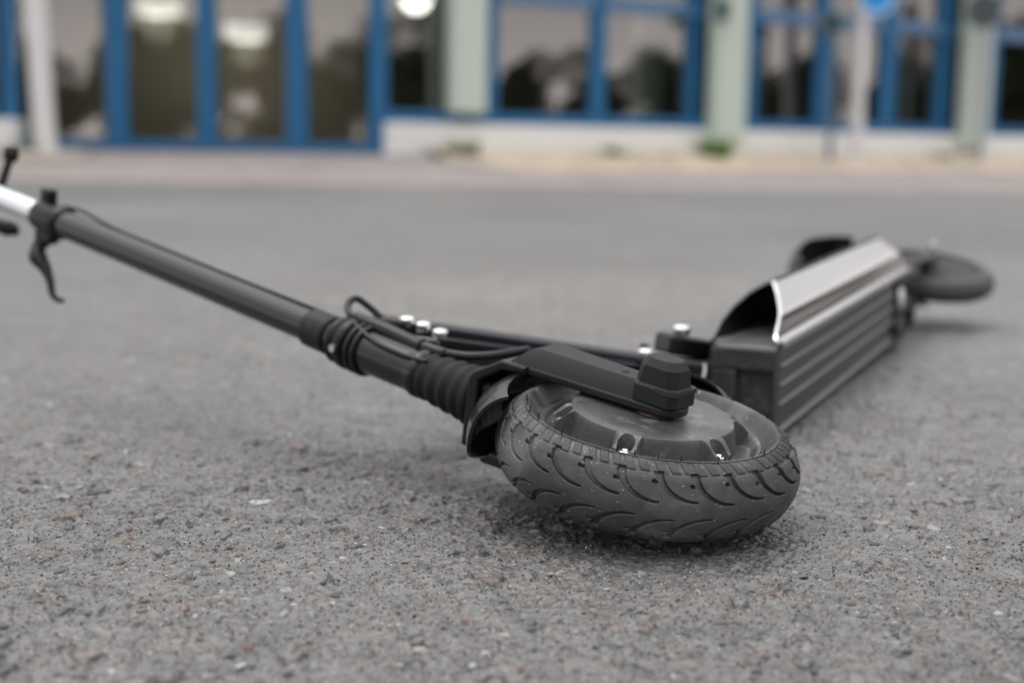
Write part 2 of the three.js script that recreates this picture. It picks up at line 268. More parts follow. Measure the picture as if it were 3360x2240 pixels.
  { const q = onPlane(2372, 42, o.clone().addScaledVector(nR, 0.34), nR), g = group('wall_lantern', scene, q); tag(g, 'small dark green lantern fixed high on a pale pillar', 'lantern');
    mesh('body', new THREE.CylinderGeometry(0.07, 0.05, 0.16, 8), std(0.03, 0.09, 0.085, 0.5), g); mesh('cap', at(new THREE.ConeGeometry(0.1, 0.07, 8), 0, 0.115, 0), std(0.03, 0.08, 0.08, 0.5), g); mesh('arm', at(box(0.03, 0.03, 0.12, 0.004), 0, 0.03, -0.06), std(0.03, 0.08, 0.08, 0.5), g); }
  // weeds
  const R = rng(5);
  const weeds = [[1515, 500, 0.34, 0.2, 'wide patch of green weeds against the white plinth under a pale pillar', [0.075, 0.10, 0.03]], [2012, 490, 0.22, 0.16, 'small green weed against the plinth under a blue mullion', [0.10, 0.14, 0.04]], [2346, 505, 0.30, 0.26, 'dense bright green weed at the foot of a pale pillar', [0.06, 0.12, 0.02]], [2190, 520, 0.14, 0.1, 'low yellowish weed on the concrete skirt', [0.17, 0.15, 0.06]], [3085, 535, 0.24, 0.14, 'dry olive weed at the skirt below the far pillar', [0.17, 0.16, 0.07]], [245, 525, 0.22, 0.14, 'olive weed beside the foot of the white pole', [0.15, 0.14, 0.05]], [75, 470, 0.3, 0.2, 'green weeds behind the white pole', [0.08, 0.10, 0.04]], [2520, 520, 0.3, 0.07, 'thin straw coloured grass on the concrete skirt', [0.24, 0.20, 0.10]]];
  for (const [px, py, wd, ht, label, col] of weeds) {
    const left = px < 400, pl = left ? V(0, 0, -10.9) : o.clone().addScaledVector(nR, 0.4), q = onPlane(px, py, pl, left ? V(0, 0, 1) : nR), pos = [], idx = [];
    const gy = left ? 0 : 0.08;
    for (let k = 0; k < 90; k++) {
      const a = R() * 6.28, rr = wd / 2 * Math.sqrt(R()), bx = rr * Math.cos(a), bz = rr * Math.sin(a) * 0.5, h = ht * (0.4 + 0.6 * R()), lean = 0.6 * h, la = R() * 6.28, w = 0.008 + 0.014 * R(), wx = w * Math.cos(la + 1.57), wz = w * Math.sin(la + 1.57), n = pos.length / 3;
      pos.push(bx - wx * 0.4, 0, bz - wz * 0.4, bx + wx * 0.4, 0, bz + wz * 0.4, bx + Math.cos(la) * lean * 0.4 + wx, h * 0.6, bz + Math.sin(la) * lean * 0.4 + wz, bx + Math.cos(la) * lean * 0.4 - wx, h * 0.6, bz + Math.sin(la) * lean * 0.4 - wz, bx + Math.cos(la) * lean, h, bz + Math.sin(la) * lean);
      idx.push(n, n + 1, n + 2, n, n + 2, n + 3, n + 3, n + 2, n + 4);
    }
    const g = new THREE.BufferGeometry(); g.setAttribute('position', new THREE.Float32BufferAttribute(pos, 3)); g.setIndex(idx); g.computeVertexNormals(); g.setAttribute('uv', new THREE.Float32BufferAttribute(new Float32Array(pos.length / 3 * 2), 2));
    const m = mesh('weed', g, std(...col.map((v) => v * 2), 0.8, 0, { side: THREE.DoubleSide })); m.position.set(q.x, gy, q.z); tag(m, label, 'weed', 'weeds along the building');
  }
}
// trees round the yard behind the camera: the windows mirror them
{
  const R = rng(19), bark = std(0.07, 0.055, 0.04, 0.9), leaf = std(0.035, 0.048, 0.02, 0.9, 0, { side: THREE.DoubleSide });
  const crown = (seed) => { const q = rng(seed), pos = [], lobes = []; for (let k = 0; k < 16; k++) lobes.push([(q() - 0.5) * 4.2, 0.45 + q() * 4.5, (q() - 0.5) * 3.6, 0.7 + 0.8 * q()]);
    for (let k = 0; k < 5200; k++) { const [x, y, z, r] = lobes[Math.floor(q() * 16)], a = q() * 6.28, b = Math.acos(2 * q() - 1), d = r * Math.cbrt(0.25 + 0.75 * q()), c = V(x + d * Math.sin(b) * Math.cos(a), y + d * Math.cos(b), z + d * Math.sin(b) * Math.sin(a)), s = 0.27; for (let m = 0; m < 3; m++) pos.push(c.x + (q() - 0.5) * 2 * s, c.y + (q() - 0.5) * 2 * s, c.z + (q() - 0.5) * 2 * s); }
    const g = new THREE.BufferGeometry(); g.setAttribute('position', new THREE.Float32BufferAttribute(pos, 3)); g.computeVertexNormals(); return g; };
  const crowns = [crown(3), crown(8), crown(31)];
  const trunk = [sweep([V(0, -0.2, 0), V(0.05, 1.2, 0), V(0, 2.6, 0.05), V(0.1, 4.2, 0)], [0.16, 0.13, 0.09, 0.03], 10, 16), ...[[1.2, 3.2, 0.6], [-1.1, 3.0, 0.4], [0.3, 3.4, -1.1]].map(([x, y, z]) => sweep([V(0.03, 1.6, 0), V(x * 0.5, 2.3, z * 0.5), V(x, y, z)], [0.07, 0.05, 0.02], 8, 10))];
  const tg = mergeGeometries(trunk.map((g) => g.toNonIndexed()));
  const spots = []; for (let k = 0; k < 34; k++) spots.push([-44 + k * 2.6 + (R() - 0.5) * 2, 44 + R() * 12]); for (let k = 0; k < 44; k++) spots.push([46 + R() * 12, 40 - k * 2.6 + (R() - 0.5) * 2]);
  spots.forEach(([x, z], k) => { const g = group('yard_tree', scene, V(x, 0, z)); tag(g, 'leafy dark green tree at the edge of the yard, mirrored in the shop windows', 'tree', 'trees round the yard'); mesh('trunk', tg, bark, g); mesh('crown', crowns[k % 3], leaf, g); g.scale.setScalar((0.85 + 0.5 * R() * R() + 0.15 * R()) * (x > 40 ? (z > -22 ? 0.74 : 1.15) : 1)); g.rotation.y = R() * 6.28; });
}
console.log('surroundings');
// ───────────────────────── the scooter ─────────────────────────
const wheelC = onGround(2122, 1486, 0.0475);
const root = group('electric_scooter', scene, V(wheelC.x, 0, wheelC.z));
tag(root, 'black electric scooter lying on its side on the asphalt', 'scooter');
const RO = root.position.clone();
// steering frame: X points from the handlebar past the axle, Y is the wheel axle (up), Z comes towards the viewer
const Yn = V(0.105, 1, 0.128).normalize(), S0 = V(-0.76, 0, -0.62), Sd = S0.clone().addScaledVector(Yn, -S0.dot(Yn)).normalize(), Xn = Sd.clone().negate(), Zn = Xn.clone().cross(Yn).normalize();
const MF = new THREE.Matrix4().makeBasis(Xn, Yn, Zn).setPosition(wheelC.clone().sub(RO));
const F = (g) => { g.applyMatrix4(MF); return g; };
const FP = (x, y, z) => V(x, y, z).applyMatrix4(MF);                 // steering frame -> scooter
const PS = (px, py, d) => P(px, py, d).sub(RO);                      // pixel + depth -> scooter
const theta = (deg) => { const a = deg * Math.PI / 180, d = V(Math.cos(a), 0, -Math.sin(a)); return Math.atan2(d.dot(Zn), d.dot(Xn)); };   // compass in the picture's plan (0 right, 90 away) -> wheel angle

// materials
const dustMap = (seed, base, amp, speck, n = 1024, scratch = 0) => { const q = rng(seed), d = new Float32Array(n * n);
  for (let j = 0; j < n; j++) for (let i = 0; i < n; i++) { const u = i / n, v = j / n; d[j * n + i] = 1 + amp * (fbm(u * 6, v * 6, 6, 5, seed) - 0.5) + amp * 0.5 * (fbm(u * 90, v * 90, 90, 2, seed + 9) - 0.5) + 0.10 * (q() - 0.5); if (q() < speck) d[j * n + i] += 1.5 + 6 * q() * q(); }
  for (let k = 0; k < scratch; k++) { let x = q() * n, y = q() * n; const a = q() * 6.28, L = 10 + 60 * q(), f = 0.25 + 0.5 * q(); for (let s = 0; s < L; s++) { const i = ((Math.floor(x + Math.cos(a) * s) % n) + n) % n, j = ((Math.floor(y + Math.sin(a) * s) % n) + n) % n; d[j * n + i] += f; } }
  for (let k = 0; k < speck * n * n * 0.5; k++) { const x = Math.floor(q() * n), y = Math.floor(q() * n), w = 1 + Math.floor(q() * 2.4), f = 2 + 5 * q(); for (let b = 0; b < w; b++) for (let a = 0; a < w; a++) d[((y + b) % n) * n + (x + a) % n] += f; }
  for (let j = 0; j < n; j++) for (let i = 0; i < n; i++) d[j * n + i] += 1.1 * amp * smooth(0.52, 0.75, fbm(i / n * 14, j / n * 14, 14, 5, seed + 31)) ;
  return dataTex(n, (i, j) => { const k = Math.max(0.2, d[j * n + i]); return base.map((b) => toS(Math.min(1, b * k))); }, true); };
const roughTex = dataTex(512, (i, j) => { const k = fbm(i / 512 * 10, j / 512 * 10, 10, 5, 44), v = 255 * Math.min(1, 0.62 + 0.55 * k); return [v, v, v]; }, false);
const grainBump = dataTex(512, (i, j) => { const v = 255 * (0.6 * hash2(i, j, 3) + 0.4 * hash2(i >> 1, j >> 1, 4)); return [v, v, v]; }, false);
const tyreMat = std(1, 1, 1, 0.56, 0, { map: dustMap(7, [0.048, 0.0485, 0.0495], 1.3, 0.004, 2048), roughnessMap: roughTex });
const hubMat = std(1, 1, 1, 0.38, 0, { map: dustMap(23, [0.060, 0.061, 0.063], 1.0, 0.0008, 1024, 40), roughnessMap: roughTex, bumpMap: grainBump, bumpScale: 0.00003 });
const plastic = phys(1, 1, 1, { roughness: 0.48, specularIntensity: 0.55, map: dustMap(41, [0.011, 0.0113, 0.0120], 0.8, 0.0003, 512, 20), bumpMap: grainBump, bumpScale: 0.00004 });
const paint = phys(0.006, 0.0063, 0.0072, { roughness: 0.32, specularIntensity: 0.7 }), paintGloss = phys(0.008, 0.009, 0.011, { roughness: 0.24 });
const rubber = phys(0.010, 0.0096, 0.0092, { roughness: 0.6, specularIntensity: 0.55 }), blackHole = std(0.006, 0.006, 0.006, 0.9), steel = std(0.78, 0.78, 0.77, 0.22, 1), silver = std(0.80, 0.83, 0.88, 0.33, 1), rust = std(0.045, 0.022, 0.012, 0.85), cableMat = phys(0.007, 0.0074, 0.0082, { roughness: 0.34, specularIntensity: 0.7 });
const anodised = std(0.70, 0.71, 0.73, 0.2, 1), ribMat = std(0.045, 0.043, 0.043, 0.45, 0.3), ribEdge = std(0.24, 0.24, 0.245, 0.4, 0.7), endPlastic = std(1, 1, 1, 0.6, 0, { map: dustMap(53, [0.028, 0.028, 0.0275], 1.0, 0.0005, 512, 30) });
const innerMat = std(0.012, 0.012, 0.012, 0.6);

// front wheel: tyre with moulded tread, whiskers, hub cover, bolts
const wheel = group('front_wheel', root);
{
  const prof = [], QL = 0.0342;
  for (let k = 0; k <= 9; k++) { const t = k / 9; prof.push([lerp(0.0700, 0.0815, t), lerp(0.0150, 0.0256, smooth(0, 1, t) * 0.55 + 0.45 * t * t), -1]); }
  const NP = 168; for (let k = 0; k <= NP; k++) { const f = lerp(80, -80, k / NP) * Math.PI / 180, e = 1.12; prof.push([0.0800 + 0.0200 * Math.pow(Math.abs(Math.cos(f)), e), 0.0263 * Math.sign(Math.sin(f)) * Math.pow(Math.abs(Math.sin(f)), e), 0]); }
  for (let k = 9; k >= 0; k--) { const t = k / 9; prof.push([lerp(0.0700, 0.0815, t), -lerp(0.0150, 0.0256, smooth(0, 1, t) * 0.55 + 0.45 * t * t), -1]); }
  let q = 0; for (let k = 0; k < prof.length; k++) { if (prof[k][2] < 0) continue; if (prof[k - 1][2] === 0) q += Math.hypot(prof[k][0] - prof[k - 1][0], prof[k][1] - prof[k - 1][1]); prof[k][3] = q; }
  const full = q, mm = 0.001, NPER = 13, PL = 2 * Math.PI * 0.094 / NPER;
  // pattern height at arc position u (0..PL) and distance w from the crest, up to the tyre's middle
  const curve = (u0, w0) => { const a = []; for (let k = 0; k <= 26; k++) { const t = k / 26, s = t * Math.PI / 2; a.push([u0 + 21 * mm * (1 - Math.cos(s)) + 2.5 * mm * t, w0 + 17 * mm * Math.sin(s), lerp(3.0 * mm, 0.6 * mm, Math.pow(t, 0.55))]); } return a; };
  const G = [curve(4.5 * mm, 9.8 * mm), curve(4.5 * mm + PL / 2, 11.2 * mm)];
  const pattern = (u, w) => {
    let d = 0;
    u = ((u % PL) + PL) % PL;
    for (const g of G) for (const sh of [-PL, 0, PL]) { const uu = u + sh; if (uu < g[0][0] - 5 * mm || uu > g[26][0] + 3 * mm) continue;
      for (let k = 0; k <= 26; k++) { const e = Math.hypot(uu - g[k][0], w - g[k][1]) - g[k][2]; if (e < 0.22 * mm) d = Math.max(d, smooth(0.22 * mm, -0.3 * mm, e)); }
      const e2 = Math.hypot((uu - (g[0][0] - 2.6 * mm)) * 0.9, (w - (g[0][1] + 6.2 * mm)) * 1.2) - 1.15 * mm, e3 = Math.max(Math.abs(uu - (g[0][0] - 0.6 * mm)) - 2.4 * mm, Math.abs(w - (g[0][1] + 6.6 * mm)) - 0.65 * mm);
      d = Math.max(d, smooth(0.3 * mm, -0.3 * mm, e2) * 0.9, smooth(0.3 * mm, -0.3 * mm, e3) * 0.8); }
    let h = -2.6 * mm * d + (d > 0 ? 0 : 0.35 * mm * smooth(19 * mm, 14 * mm, w) * smooth(11.0 * mm, 11.7 * mm, w));
    if (w < 11.6 * mm) {                                              // shoulder: dimpled bars with bare channels between them
      const sl = u - (w - 1 * mm) * 0.42, bars = [[0.8, 6.0, 11.4], [9.0, 14.6, 9.8], [18.0, 22.8, 9.4], [26.0, 31.4, 10.6], [22.7, 26.1, 9.6, 5.4], [35.0, 40.6, 9.8]];
      let on = 0; for (const [a, b, e, st] of bars) { const lo = st ? st * mm : 0.9 * mm; if (w > lo && w < e * mm) on = Math.max(on, smooth(-0.25 * mm, 0.25 * mm, sl - a * mm) * smooth(-0.25 * mm, 0.25 * mm, b * mm - sl) * smooth(lo - 0.1 * mm, lo + 0.4 * mm, w) * smooth(e * mm, (e - 0.5) * mm, w)); }
      const dots = 0.5 + 0.5 * Math.cos(u / (1.45 * mm) * Math.PI * 2) * Math.cos(w / (1.45 * mm) * Math.PI * 2);
      h = lerp(-1.15 * mm, -0.10 * mm - 0.55 * mm * (1 - dots), on);
      h = Math.min(0, lerp(h, 0, smooth(11.1 * mm, 11.6 * mm, w))); h = lerp(h, 0, smooth(0.7 * mm, 0.2 * mm, w)); if (w > 9 * mm) h = Math.min(h, -2.6 * mm * d);
    }
    return h;
  };
  const NT = 2000, n = prof.length, pos = new Float32Array((NT + 1) * n * 3), uv = new Float32Array((NT + 1) * n * 2), idx = [];
  const nrm = prof.map((p, k) => { const a = prof[Math.max(0, k - 1)], b = prof[Math.min(n - 1, k + 1)], dx = b[0] - a[0], dy = b[1] - a[1], l = Math.hypot(dx, dy) || 1; return [-dy / l, dx / l]; });
  const seam = theta(100), hidden = (th) => { let a = (th - seam) / (2 * Math.PI); a -= Math.floor(a); return a; };
  for (let i = 0; i <= NT; i++) {
    const th = seam + i / NT * 2 * Math.PI, c = Math.cos(th), s = Math.sin(th);
    for (let k = 0; k < n; k++) {
      const [r, y, kind, qq] = prof[k]; let d = 0;
      if (kind === 0) { const up = qq < full / 2, w = up ? qq : full - qq; d = pattern(-th * 0.094 + (up ? 0 : PL * 0.27), w); }
      else d = 0.00012 * Math.sin(r * 5200);
      const o = i * n + k, rr = r + nrm[k][0] * d, yy = y + nrm[k][1] * d;
      pos[o * 3] = rr * c; pos[o * 3 + 1] = yy; pos[o * 3 + 2] = rr * s; uv[o * 2] = i / NT; uv[o * 2 + 1] = 0.15 * k / n;
    }
  }
  for (let i = 0; i < NT; i++) for (let k = 0; k < n - 1; k++) { const a = i * n + k, b = a + n; idx.push(a, a + 1, b, b, a + 1, b + 1); }
  const g = new THREE.BufferGeometry(); g.setAttribute('position', new THREE.BufferAttribute(pos, 3)); g.setAttribute('uv', new THREE.BufferAttribute(uv, 2)); g.setIndex(idx); g.computeVertexNormals();
  mesh('tyre', F(g), tyreMat, wheel);
  const R = rng(12);
  for (let k = 0; k < 40; k++) { const th = k / 40 * 6.283 + (R() - 0.5) * 0.05, L = R() < 0.45 ? 0.0042 + 0.001 * R() : 0.0012 + 0.0008 * R(), r = 0.0822 + 0.0008 * R(), c = Math.cos(th), s = Math.sin(th), lean = (R() - 0.5) * 0.0016;
    mesh('whisker', F(sweep([V(r * c, 0.0246, r * s), V(r * c - s * lean * 0.3, 0.0246 + L * 0.5, r * s + c * lean * 0.3), V(r * c - s * lean, 0.0246 + L, r * s + c * lean)], [0.00048, 0.0003], 5, 4)), rubber, wheel); }
  // hub motor cover: raised disc with six bolted lugs standing out over a dished rim
  const NR = 150, NA = 1050, hp = [], hu = [], hi = [], lug = theta(-110), step = 2 * Math.PI / 6;
  for (let j = 0; j <= NA; j++) for (let i = 0; i <= NR; i++) {
    const th = j / NA * 2 * Math.PI, r = 0.0722 * Math.pow(i / NR, 0.75);
    let a = (th - lug) / step; a = (a - Math.round(a)) * step; const dist = Math.abs(a);
    const lw = 1 - smooth(0.105, 0.170, dist), edge = 0.0535 + 0.0115 * lw, slope = lerp(0.0042, 0.0018, lw);
    const disc = 1 - smooth(edge - slope * 0.25, edge + slope, r);
    const rim = lerp(0.0118, 0.0166, smooth(0.0655, 0.0712, r)), topY = 0.0290 - 0.0006 * smooth(0.046, 0.0535, r) - 0.0075 * lw * smooth(0.052, 0.066, r);
    let y = lerp(rim, topY, disc);
    const hx = r * Math.cos(a) - 0.0598, hz = r * Math.sin(a), hole = 1 - smooth(0.0047, 0.0052, Math.hypot(hx * 0.78, hz)); if (hole > 0) y = lerp(y, 0.0175, hole);
    hp.push(r * Math.cos(th), y, r * Math.sin(th)); const ru = r + (0.029 - y) * 1.1; hu.push(ru * Math.cos(th) / 0.15 + 0.5, ru * Math.sin(th) / 0.15 + 0.5);
  }
  for (let j = 0; j < NA; j++) for (let i = 0; i < NR; i++) { const a = j * (NR + 1) + i, b = a + NR + 1; hi.push(a, b, a + 1, a + 1, b, b + 1); }
  const hg = new THREE.BufferGeometry(); hg.setAttribute('position', new THREE.Float32BufferAttribute(hp, 3)); hg.setAttribute('uv', new THREE.Float32BufferAttribute(hu, 2)); hg.setIndex(hi); hg.computeVertexNormals();
  mesh('hub_cover', F(hg), hubMat, wheel);
  mesh('hub_underside', F(spin([[-0.016, 0.071], [-0.022, 0.055], [-0.024, 0.0]], V(0, 0, 0), V(0, 1, 0), 64)), hubMat, wheel);
  for (let k = 0; k < 6; k++) { const th = lug + k * step, x = 0.0603 * Math.cos(th), z = 0.0603 * Math.sin(th);
    mesh('bolt', F(at(spin([[0, 0.0041], [0.0014, 0.0041], [0.0021, 0.0035], [0.0022, 0.0020], [0.0008, 0.0018], [0.0007, 0]], V(0, 0, 0), V(0, 1, 0), 24), x, 0.0176, z)), steel, wheel); }
  mesh('axle_washer', F(spin([[0.0286, 0.0], [0.0286, 0.0125], [0.0308, 0.0125], [0.0318, 0.010], [0.0320, 0]], V(0.004, 0, 0.003), V(0, 1, 0), 48)), rust, wheel);
}
// fork: two arms, crown, hexagonal axle cover
const fork = group('fork', root);
{
  const plan = (w0, w1, x0, x1) => { const a = [[x0, -w0], [x0, w0]], n = 14; a.push([x1 - w1 * 0.9, w1]); for (let k = 1; k < n; k++) { const t = Math.PI / 2 - k / n * Math.PI; a.push([x1 - w1 * 0.9 + w1 * 0.9 * Math.cos(t), w1 * Math.sin(t)]); } a.push([x1 - w1 * 0.9, -w1]); return a; };
  const up = 0.0022;
  const upF = (g) => { g.translate(0, up, 0); return F(g); };
  const prism = (pts, z0, z1, bevel) => { const g = new THREE.ExtrudeGeometry(new THREE.Shape(pts.map(([x, y]) => new THREE.Vector2(x, y))), { depth: z1 - z0 - 2 * bevel, bevelEnabled: true, bevelThickness: bevel, bevelSize: bevel, bevelOffset: -bevel, bevelSegments: 3 }); g.translate(0, 0, z0 + bevel); return g; };
  mesh('arm_flange', upF(slab(plan(0.0225, 0.0150, -0.104, 0.0235), 0.0296, 0.0350, 0.0014)), plastic, fork);
  const wedge = [[0.0347, [[-0.106, -0.0195], [-0.092, -0.0200], [0.006, -0.0138], [0.006, 0.0138], [-0.092, 0.0200], [-0.106, 0.0195]]], [0.0452, [[-0.094, -0.0135], [-0.084, -0.0140], [0.006, -0.0098], [0.006, 0.0098], [-0.084, 0.0140], [-0.094, 0.0135]]], [0.0470, [[-0.088, -0.0115], [-0.081, -0.0120], [0.006, -0.0082], [0.006, 0.0082], [-0.081, 0.0120], [-0.088, 0.0115]]]];
  mesh('arm', upF(stack(wedge, 0.4)), plastic, fork);
  mesh('hole_shade_disc', upF(spin([[0.0462, 0.0], [0.0471, 0.0], [0.0472, 0.0028], [0.0468, 0.0032]], V(-0.024, 0, 0.0015), V(0, 1, 0), 24)), blackHole, fork);  // black disc laid on the solid arm for the shade inside a hole
  const oct = (x0, x1, z, c) => [[x0 + c, -z], [x1 - c, -z], [x1, -z + c], [x1, z - c], [x1 - c, z], [x0 + c, z], [x0, z - c], [x0, -z + c]];
  const axle = mesh('axle_cover', upF(stack([[0.0356, oct(-0.0115, 0.0225, 0.0145, 0.0045)], [0.0364, oct(-0.0120, 0.0230, 0.0150, 0.0045)], [0.0462, oct(-0.0113, 0.0226, 0.0147, 0.0045)], [0.0480, oct(-0.0110, 0.0206, 0.0132, 0.0055)], [0.0592, oct(-0.0102, 0.0196, 0.0122, 0.0065)], [0.0640, oct(-0.0072, 0.0162, 0.0088, 0.0052)], [0.0645, oct(-0.0062, 0.0152, 0.0078, 0.0046)]], 0.35)), plastic, fork);
  mesh('notch_lip', upF(stack([[0.0445, oct(0.0040, 0.0232, 0.0152, 0.0030)], [0.0470, oct(0.0055, 0.0226, 0.0146, 0.0030)]], 0.3)), plastic, axle);
  mesh('arm', F(slab(plan(0.0225, 0.0150, -0.120, 0.0235), -0.0410, -0.0325, 0.002)), plastic, fork);
  mesh('axle_nut', F(spin([[-0.0485, 0], [-0.0485, 0.0075], [-0.0478, 0.0085], [-0.0405, 0.0085]], V(0, 0, 0), V(0, 1, 0), 6)), steel, fork);
  mesh('crown', F(at(prism([[-0.143, -0.033], [-0.143, 0.0175], [-0.139, 0.0225], [-0.116, 0.0365], [-0.094, 0.0374], [-0.094, 0.0320], [-0.114, 0.0300], [-0.1330, 0.0175], [-0.1335, -0.033]], -0.0245, 0.0245, 0.002), 0.005, 0, 0)), paint, fork);
  mesh('crown_panel', F(at(box(0.013, 0.048, 0.042, 0.004), -0.1225, -0.0085, 0)), rubber, fork);
}
// mudguard round the tyre
{
  let a0 = theta(188), a1 = theta(50); while (a1 - a0 > Math.PI) a1 -= 2 * Math.PI; while (a1 - a0 < -Math.PI) a1 += 2 * Math.PI;
  const n = 110, m = 22, pos = [], idx = [], uv = [], rn = 2 * m + 2;
  for (let i = 0; i <= n; i++) {
    const t = i / n, th = lerp(a0, a1, t), eR = Math.min(1, (1 - t) / 0.14), sq = lerp(0.35, 1, Math.sqrt(1 - (1 - eR) * (1 - eR)));
    for (let k = 0; k < rn; k++) { const q = k <= m ? k / m : (rn - 1 - k) / m, psi = lerp(82, -54, q) * Math.PI / 180, out = k > m ? 0.0022 : 0, y = (0.0300 + out) * Math.sin(psi) * sq, r = 0.0920 + (0.0245 + out) * Math.cos(psi), low = Math.min(0, psi / 0.94), te = lerp(a0 + (a1 - a0) * 0.17 * low * low, a1, t); pos.push(r * Math.cos(te), y, r * Math.sin(te)); uv.push(t * 4, k / rn); }
  }
  for (let i = 0; i < n; i++) for (let k = 0; k < rn; k++) { const a = i * rn + k, b = i * rn + (k + 1) % rn; idx.push(a, a + rn, b, b, a + rn, b + rn); }
  for (const i of [0, n]) for (let k = 0; k < m; k++) { const a = i * rn + k, b = a + 1, c = i * rn + rn - 1 - k, d = c - 1; idx.push(a, b, c, c, b, d); }
  const g = new THREE.BufferGeometry(); g.setAttribute('position', new THREE.Float32BufferAttribute(pos, 3)); g.setAttribute('uv', new THREE.Float32BufferAttribute(uv, 2)); g.setIndex(idx); g.computeVertexNormals();
  mesh('front_mudguard', F(toCreasedNormals(g, 0.7)), paintGloss, root);
}
// bellows, head tube, collars, stem, clamp, inner silver tube, handlebar
const LN = V(-1, 0.033, 0).normalize(), SY = (d) => -0.009 + 0.033 * d, line = (p, seg = 48) => F(spin(p, V(0, SY(0), 0), LN, seg));
{
  const bel = [[0.138, 0.0], [0.138, 0.0225], [0.147, 0.0228], [0.149, 0.0205]]; for (let k = 0; k < 4; k++) { const a = 0.150 + k * 0.0120, r = 0.0205 - k * 0.0010; for (const [d, q] of [[0.0, 0.90], [0.0020, 0.95], [0.0045, 1.02], [0.0060, 1.03], [0.0080, 1.0], [0.0105, 0.93], [0.0117, 0.90]]) bel.push([a + d, r * q]); } bel.push([0.1995, 0.0145]);
  mesh('bellows', line(bel), rubber, root);
  const head = mesh('head_tube', line([[0.1965, 0.0152], [0.198, 0.0182], [0.2025, 0.0184], [0.2040, 0.0170], [0.212, 0.0164], [0.268, 0.0168], [0.272, 0.0160], [0.2735, 0.0140]]), paintGloss, root);
  mesh('clamp_ring', line([[0.271, 0.0150], [0.272, 0.0192], [0.2745, 0.0200], [0.2785, 0.0200], [0.2805, 0.0188], [0.2812, 0.0150], [0.2835, 0.0150], [0.2845, 0.0182], [0.2885, 0.0186], [0.2905, 0.0170], [0.292, 0.0150]]), paint, head);
  mesh('clamp_screw', F(at(new THREE.CylinderGeometry(0.003, 0.003, 0.008, 16).rotateX(Math.PI / 2), -0.276, 0.0, 0.0185)), steel, head);
  const stem = mesh('stem_tube', line([[0.290, 0.0135], [0.296, 0.0135], [0.2965, 0.0128], [0.305, 0.0126], [0.680, 0.0126], [0.6805, 0.0]]), phys(0.004, 0.0042, 0.0048, { roughness: 0.14, ior: 1.62 }), root);
  mesh('stem_collar', line([[0.297, 0.0128], [0.2975, 0.0152], [0.3005, 0.0156], [0.303, 0.0150], [0.3045, 0.0153], [0.3215, 0.0153], [0.3225, 0.0146], [0.323, 0.0126]]), plastic, stem);
  mesh('height_clamp', [line([[0.660, 0.0126], [0.6605, 0.0150], [0.668, 0.0156], [0.693, 0.0152], [0.700, 0.0135], [0.7005, 0.0108]]), F(at(box(0.026, 0.010, 0.012, 0.003), -0.682, -0.017 + SY(0.682), 0.004)), F(at(box(0.014, 0.016, 0.012, 0.003), -0.690, 0.019 + SY(0.690), -0.002))], paint, root);
  const up = mesh('inner_tube', line([[0.675, 0.0], [0.675, 0.0108], [0.985, 0.0108], [0.985, 0]]), silver, root);
  // handlebar stands on the lower grip, beyond the picture's edge
  const bar = group('handlebar', root), bx = -0.985;
  mesh('crossbar', F(sweep([V(bx, -0.19, 0), V(bx, 0, 0), V(bx, 0.2, 0)], [0.0105, 0.0105], 20, 24)), paint, bar);
  for (const s of [-1, 1]) mesh('grip', F(at(new THREE.CylinderGeometry(0.0155, 0.0155, 0.11, 24), bx, s * 0.14, 0)), rubber, bar);
  mesh('stem_joint', F(at(box(0.05, 0.05, 0.036, 0.008), bx, 0, 0)), paint, bar);
}
// quick-release lever hanging from the clamp, folded levers on the inner tube
{
  const d = 1.335;
  mesh('clamp_lever', mergeVertices(sweep([PS(150, 782, d), PS(128, 806, d), PS(122, 838, d - 0.004), PS(146, 878, d - 0.008), PS(164, 925, d - 0.012), PS(170, 962, d - 0.014), PS(184, 980, d - 0.016), PS(206, 988, d - 0.018)], [0.0075, 0.0066, 0.0088, 0.0064, 0.0044, 0.0036, 0.0032, 0.0026], 12, 60, 0.8)), paint, root);
  mesh('brake_cable', sweep([PS(-140, 760, 1.44), PS(-40, 690, 1.42), PS(4, 600, 1.42), PS(22, 548, 1.42), PS(34, 512, 1.42)], [0.0048, 0.0045, 0.0040], 10, 40), cableMat, root);
  mesh('cable_end', sweep([PS(31, 528, 1.42), PS(35, 506, 1.42), PS(36, 482, 1.42)], [0.0066, 0.0080, 0.0066], 14, 12), paint, root);
  mesh('folding_catch', sweep([PS(-60, 720, 1.41), PS(-10, 738, 1.41), PS(22, 748, 1.41), PS(38, 752, 1.41), PS(35, 772, 1.41)], [0.005, 0.006, 0.0075, 0.0085, 0.006], 12, 30), paint, root);
}
console.log('front');
// deck frame: u to the viewer's right, v up, s along the deck to the rear wheel
const deckO = onGround(2541, 1428, 0.003), As = V(0.411, 0.022, -0.911).normalize(), Uu = V(0.911, 0, 0.411).normalize(), Vv = Uu.clone().cross(As).negate().normalize();
if (Vv.y < 0) Vv.negate();
const MD = new THREE.Matrix4().makeBasis(Uu, Vv, As).setPosition(deckO.clone().sub(RO));
const D = (g) => { g.applyMatrix4(MD); if (MD.determinant() < 0) { const i = g.index; if (i) { for (let k = 0; k < i.count; k += 3) { const a = i.getX(k); i.setX(k, i.getX(k + 2)); i.setX(k + 2, a); } } else for (const n of Object.keys(g.attributes)) { const A = g.attributes[n], c = A.itemSize; for (let k = 0; k < A.count; k += 3) for (let q = 0; q < c; q++) { const t = A.array[k * c + q]; A.array[k * c + q] = A.array[(k + 2) * c + q]; A.array[(k + 2) * c + q] = t; } } g.computeVertexNormals(); } return g; };
const DL = 0.66;
const deck = group('deck', root);
